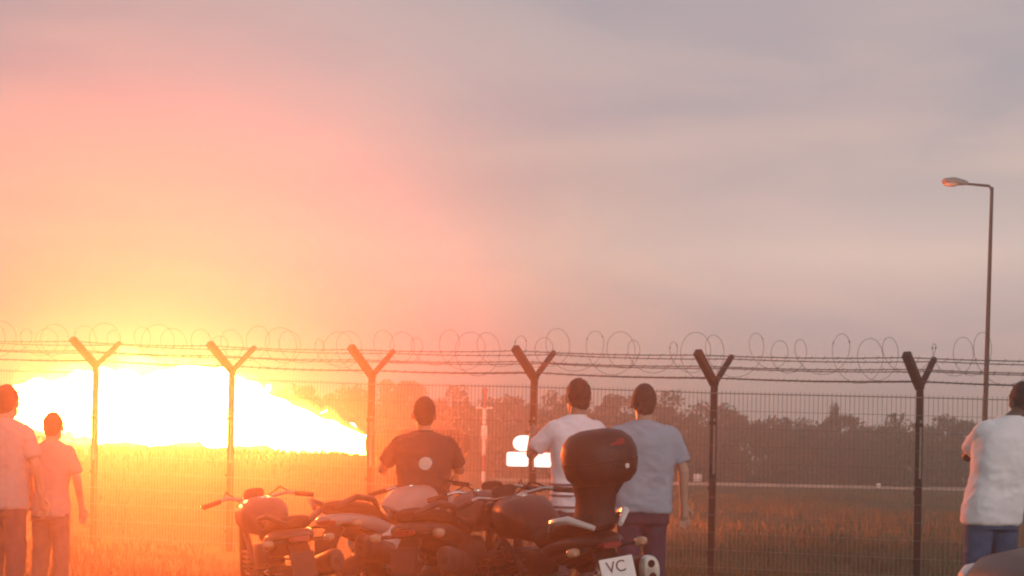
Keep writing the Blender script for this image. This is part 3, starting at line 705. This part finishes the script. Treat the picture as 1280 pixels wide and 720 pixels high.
    for s in (-1, 1):
        part('cable', M_PLASTIC, root, lambda bm: tube(bm, [(1.01, s * .25, 1.05), (1.16, s * .20, 1.10), (1.27, s * .10, 1.02), (1.20, s * .06, .86)], .006, 6))
        part('rear_shock', M_CHROME, root, lambda bm: tube(bm, [Vector((.10, s * .135, .40)).lerp(Vector((.20, s * .13, .72)), q / 40) + Vector((.022 * math.cos(q * 1.1), .022 * math.sin(q * 1.1), 0)) for q in range(41)], .006, 5))
    for q in range(5):
        part('cooling_fin', M_ENGINE, root, lambda bm: box(bm, Vector((.885, 0, .53 + q * .035)), (.135, .155, .006), None, .002))
    part('instrument', M_PLASTIC, root, lambda bm: loft(bm, [(1.12, 0, 1.075, .07, .035, 3), (1.17, 0, 1.065, .075, .04, 3), (1.21, 0, 1.05, .05, .03, 2.5)], 'x', 16))
    part('fuel_cap', M_CHROME, root, lambda bm: loft(bm, [(1.035, .84, 0, .04, .04, 2), (1.056, .84, 0, .038, .038, 2), (1.06, .84, 0, .02, .02, 2)], 'z', 18))
    part('seat_strap', M_PLASTIC, root, lambda bm: tube(bm, [(.10, -.147, .86), (.10, -.10, .925), (.10, 0, .932), (.10, .10, .925), (.10, .147, .86)], .009, 6))
    part('triple_clamp', M_ENGINE, root, lambda bm: box(bm, Vector((1.185, 0, .985)), (.045, .125, .02), None, .01))
    part('front_mudguard', mb, root, lambda bm: loft(bm, [(1.24, 0, .55, .03, .02, 2), (1.32, 0, .61, .07, .025, 2.4), (1.46, 0, .645, .075, .022, 2.4), (1.62, 0, .615, .065, .022, 2.4), (1.72, 0, .54, .03, .02, 2)], 'x', 16))
    part('headlight_fairing', mb, root, lambda bm: loft(bm, [(1.18, 0, .92, .13, .10, 2.6), (1.30, 0, .90, .135, .11, 2.6), (1.40, 0, .87, .09, .08, 2.4), (1.44, 0, .86, .04, .04, 2)], 'x', 20))
    if screen:
        part('windscreen', M_SCREEN, root, lambda bm: skin_rings(bm, [[Vector((1.36 - .16 * t - .05 * (q / 6) ** 2 * 1.0 - e, .028 * q * (1 - .25 * t), .98 + .30 * t)) for q in range(-6, 7)] + [Vector((1.366 - .16 * t - .05 * (q / 6) ** 2 - e, .028 * q * (1 - .25 * t), .98 + .30 * t)) for q in range(6, -7, -1)] for t, e in ((0, 0), (.5, .01), (1, .0))]))
    part('rear_mudguard', M_PLASTIC, root, lambda bm: (loft(bm, [(-.30, 0, .79, .07, .02, 3), (-.42, 0, .70, .075, .014, 3), (-.47, 0, .58, .08, .012, 3), (-.475, 0, .55, .06, .01, 3)][::-1], 'x', 16), box(bm, Vector((-.444, 0, .655)), (.012, .075, .10), Matrix.Rotation(R(12), 3, 'Y'), .004)))
    if plate:
        pr = Matrix.Rotation(R(12), 3, 'Y')
        pl = part('number_plate', M_PLATE, root, lambda bm: box(bm, Vector((-.470, 0, .675)), (.004, .095, .10), pr, .003), False)
        if case:
            for k, (txt, zz, sz, yy) in enumerate((('VC', .70, .085, .064), ('', .61, .07, .07))):
                if txt:
                    cu = bpy.data.curves.new('t', 'FONT'); cu.body = txt; cu.size = sz; cu.extrude = .0012
                    to = bpy.data.objects.new('t', cu); COL.objects.link(to)
                    me = bpy.data.meshes.new_from_object(to.evaluated_get(bpy.context.evaluated_depsgraph_get())); bpy.data.objects.remove(to)
                    xf = Matrix.Translation((-.4755, 0, .675)) @ pr.to_4x4() @ Matrix.Translation((-.0, yy, zz - .675)) @ Matrix(((0, 0, -1, 0), (-1, 0, 0, 0), (0, 1, 0, 0), (0, 0, 0, 1)))
                    me.transform(xf); link('plate_lettering', me, M_INK, pl)
                else:      # second row: too blurred to read, short dark strokes
                    part('plate_lettering', M_INK, pl, lambda bm: [box(bm, Vector((-.4755, 0, .675)) + pr @ Vector((0, yy_, -.045)), (.0015, .009, .024), pr) for yy_ in (.06, .03, 0, -.03, -.06)], False)
    ex = part('silencer', M_ENGINE, root, lambda bm: (loft(bm, [(-.36, -.225, .66, .050, .075, 2.2), (-.30, -.225, .655, .056, .082, 2.2), (.05, -.20, .60, .05, .075, 2.2), (.16, -.18, .57, .03, .03, 2)], 'x', 22), tube(bm, [(.15, -.18, .57), (.4, -.16, .36), (.62, -.12, .25), (.95, -.06, .25), (1.02, -.05, .42)], .024, 10)))
    cap = part('silencer_cap', M_MUFF if twin else M_ENGINE, ex, lambda bm: loft(bm, [(-.395, -.225, .664, .040, .064, 2.2), (-.385, -.225, .663, .050, .076, 2.2), (-.345, -.225, .659, .055, .082, 2.2)], 'x', 26))
    for dz in ((.034, -.034) if twin else (0,)):
        part('outlet', M_HOLE, ex, lambda bm: loft(bm, [(-.399, -.225, .664 + dz, .019, .019, 2), (-.394, -.225, .664 + dz, .021, .021, 2)], 'x', 16))
    part('side_stand', M_ENGINE, root, lambda bm: tube(bm, [(.58, .14, .26), (.62, .27, .055)], .012, 8))
    if case:
        part('backrest_rack', M_PLASTIC, root, lambda bm: (loft(bm, [(.94, -.22, 0, .16, .11, 2.6), (1.0, -.24, -.005, .13, .095, 2.6), (1.08, -.25, -.02, .12, .10, 2.6), (1.15, -.26, -.04, .15, .13, 2.6)], 'z', 22)))
        cs = part('top_case', mat('case_plastic', (.03, .02, .018), .5, 0, .15, 12, .1, 80, spec=.3), root, lambda bm: loft(bm, [(1.135, -.28, -.05, .10, .10, 2.3), (1.15, -.28, -.052, .14, .145, 2.4), (1.19, -.28, -.055, .17, .180, 2.5), (1.25, -.28, -.055, .18, .195, 2.5), (1.32, -.28, -.055, .182, .197, 2.45), (1.375, -.28, -.052, .17, .180, 2.4), (1.415, -.28, -.050, .13, .140, 2.3), (1.435, -.28, -.048, .07, .08, 2.2)], 'z', 36))
        part('lid_seam', M_HOLE, cs, lambda bm: loft(bm, [(1.262, -.28, -.055, .1822, .1972, 2.5), (1.269, -.28, -.055, .1826, .1976, 2.5)], 'z', 34))
        part('latch', M_CHROME, cs, lambda bm: box(bm, Vector((-.452, -.13, 1.235)), (.008, .012, .012), None, .003))
        part('reflector', M_REDLENS, cs, lambda bm: box(bm, Vector((-.440, -.09, 1.36)), (.012, .045, .02), Matrix.Rotation(R(22), 3, 'Y'), .005))
    return root
motorcycle('dark motorcycle with rounded top case, white plate and twin hole silencer', 752, 7.75, 20, 9, (.03, .018, .017), case=True, twin=True, roundm=False, plate=True, mirrors=())
motorcycle('dark motorcycle whose round mirror catches the sky, in front of the dark clothed person', 558, 8.3, -19, 7, (.035, .025, .022), mirrors=(1,))
motorcycle('pale sided motorcycle between the round mirrored one and the leftmost one', 462, 9.2, -22, 7, (.28, .25, .24), pale=True, roundm=False, mirrors=())
motorcycle('leftmost motorcycle, washed out in the orange glare below the flame', 378, 8.6, 20, 7, (.05, .04, .04), mirrors=(), scale=.93)

# ------------------------------------------------------------------ car at the right edge
def car():
    x0 = P(1198, 712, 7.35).x + .44
    root = empty('parked_car', (x0, 8.1, 0)); root.scale = (1, 1, .87); tag(root, 'dark glossy car with a rounded bonnet corner, at the bottom right', 'car')
    # local x runs from the nose (0) to the tail (4.2); y is across
    def body(bm):
        st = [(-.02, 0, .50, .50, .18, 3), (.03, 0, .52, .66, .24, 3.2), (.12, 0, .54, .76, .31, 3.4), (.35, 0, .56, .83, .345, 3.6), (.8, 0, .58, .86, .37, 3.8), (1.3, 0, .60, .87, .39, 4), (2.4, 0, .61, .875, .40, 4), (3.5, 0, .62, .86, .40, 4), (4.0, 0, .63, .80, .37, 3.6), (4.18, 0, .62, .70, .30, 3.2), (4.24, 0, .60, .55, .22, 3)]
        loft(bm, st, 'x', 40)
    part('body', M_CARP, root, body)
    part('cabin', M_CARG, root, lambda bm: loft(bm, [(1.05, 0, .96, .62, .03, 3), (1.45, 0, 1.08, .68, .18, 3.2), (1.9, 0, 1.16, .69, .29, 3.4), (2.7, 0, 1.17, .69, .30, 3.4), (3.3, 0, 1.12, .66, .24, 3.2), (3.75, 0, 1.0, .6, .06, 3)], 'x', 30))
    part('roof', M_CARP, root, lambda bm: loft(bm, [(1.75, 0, 1.43, .46, .012, 3), (1.95, 0, 1.455, .52, .018, 3), (2.7, 0, 1.465, .53, .022, 3), (3.15, 0, 1.40, .50, .02, 3)], 'x', 24))
    for s in (-1, 1):
        part('headlight', M_CARL, root, lambda bm: loft(bm, [(.0, s * .58, .66, .06, .04, 2.6), (.06, s * .62, .68, .12, .07, 2.6), (.2, s * .70, .70, .09, .075, 2.4), (.34, s * .755, .72, .03, .04, 2.2)], 'x', 18))
        part('wing_mirror', M_CARP, root, lambda bm: loft(bm, [(1.28, s * .98, 1.0, .05, .04, 2.4), (1.34, s * .98, 1.0, .11, .075, 2.6), (1.42, s * .97, 1.0, .10, .065, 2.6)], 'x', 16))
        for x in (.78, 3.35):
            w = part('wheel', M_TYRE, root, lambda bm: loft(bm, [(s * .70, x, .31, .29, .29, 2), (s * .72, x, .31, .31, .31, 2), (s * .86, x, .31, .31, .31, 2), (s * .885, x, .31, .285, .285, 2)], 'y', 32))
            part('hub_cap', M_RIM, w, lambda bm: loft(bm, [(s * .887, x, .31, .20, .20, 2), (s * .895, x, .31, .17, .17, 2)], 'y', 24))
    part('grille', M_PLASTIC, root, lambda bm: box(bm, Vector((-.012, 0, .50)), (.02, .35, .09), None, .02))
    part('bumper', M_PLASTIC, root, lambda bm: loft(bm, [(-.06, 0, .33, .5, .05, 3), (.0, 0, .33, .70, .08, 3), (.18, 0, .32, .80, .08, 3)], 'x', 24))
car()

# ------------------------------------------------------------------ haze
hm = bpy.data.materials.new('glare_air'); hm.use_nodes = True; t = hm.node_tree; t.nodes.clear()  # scattering volume added to stand in for lens glare
pv = N(t, 'ShaderNodeVolumePrincipled'); pv.inputs['Color'].default_value = (.93, .84, .74, 1)
pv.inputs['Density'].default_value = HAZE_DENSITY; pv.inputs['Anisotropy'].default_value = HAZE_G
L(t, pv.outputs[0], N(t, 'ShaderNodeOutputMaterial').inputs['Volume'])
bm = bmesh.new(); box(bm, Vector((0, 35, 2.7)), (112, 87, 3.7))
hz = from_bm('glare_haze', bm, hm, smooth=False); tag(hz, kind='stuff')
hz['label'] = 'volume of air added for the orange lens glare around the flame'
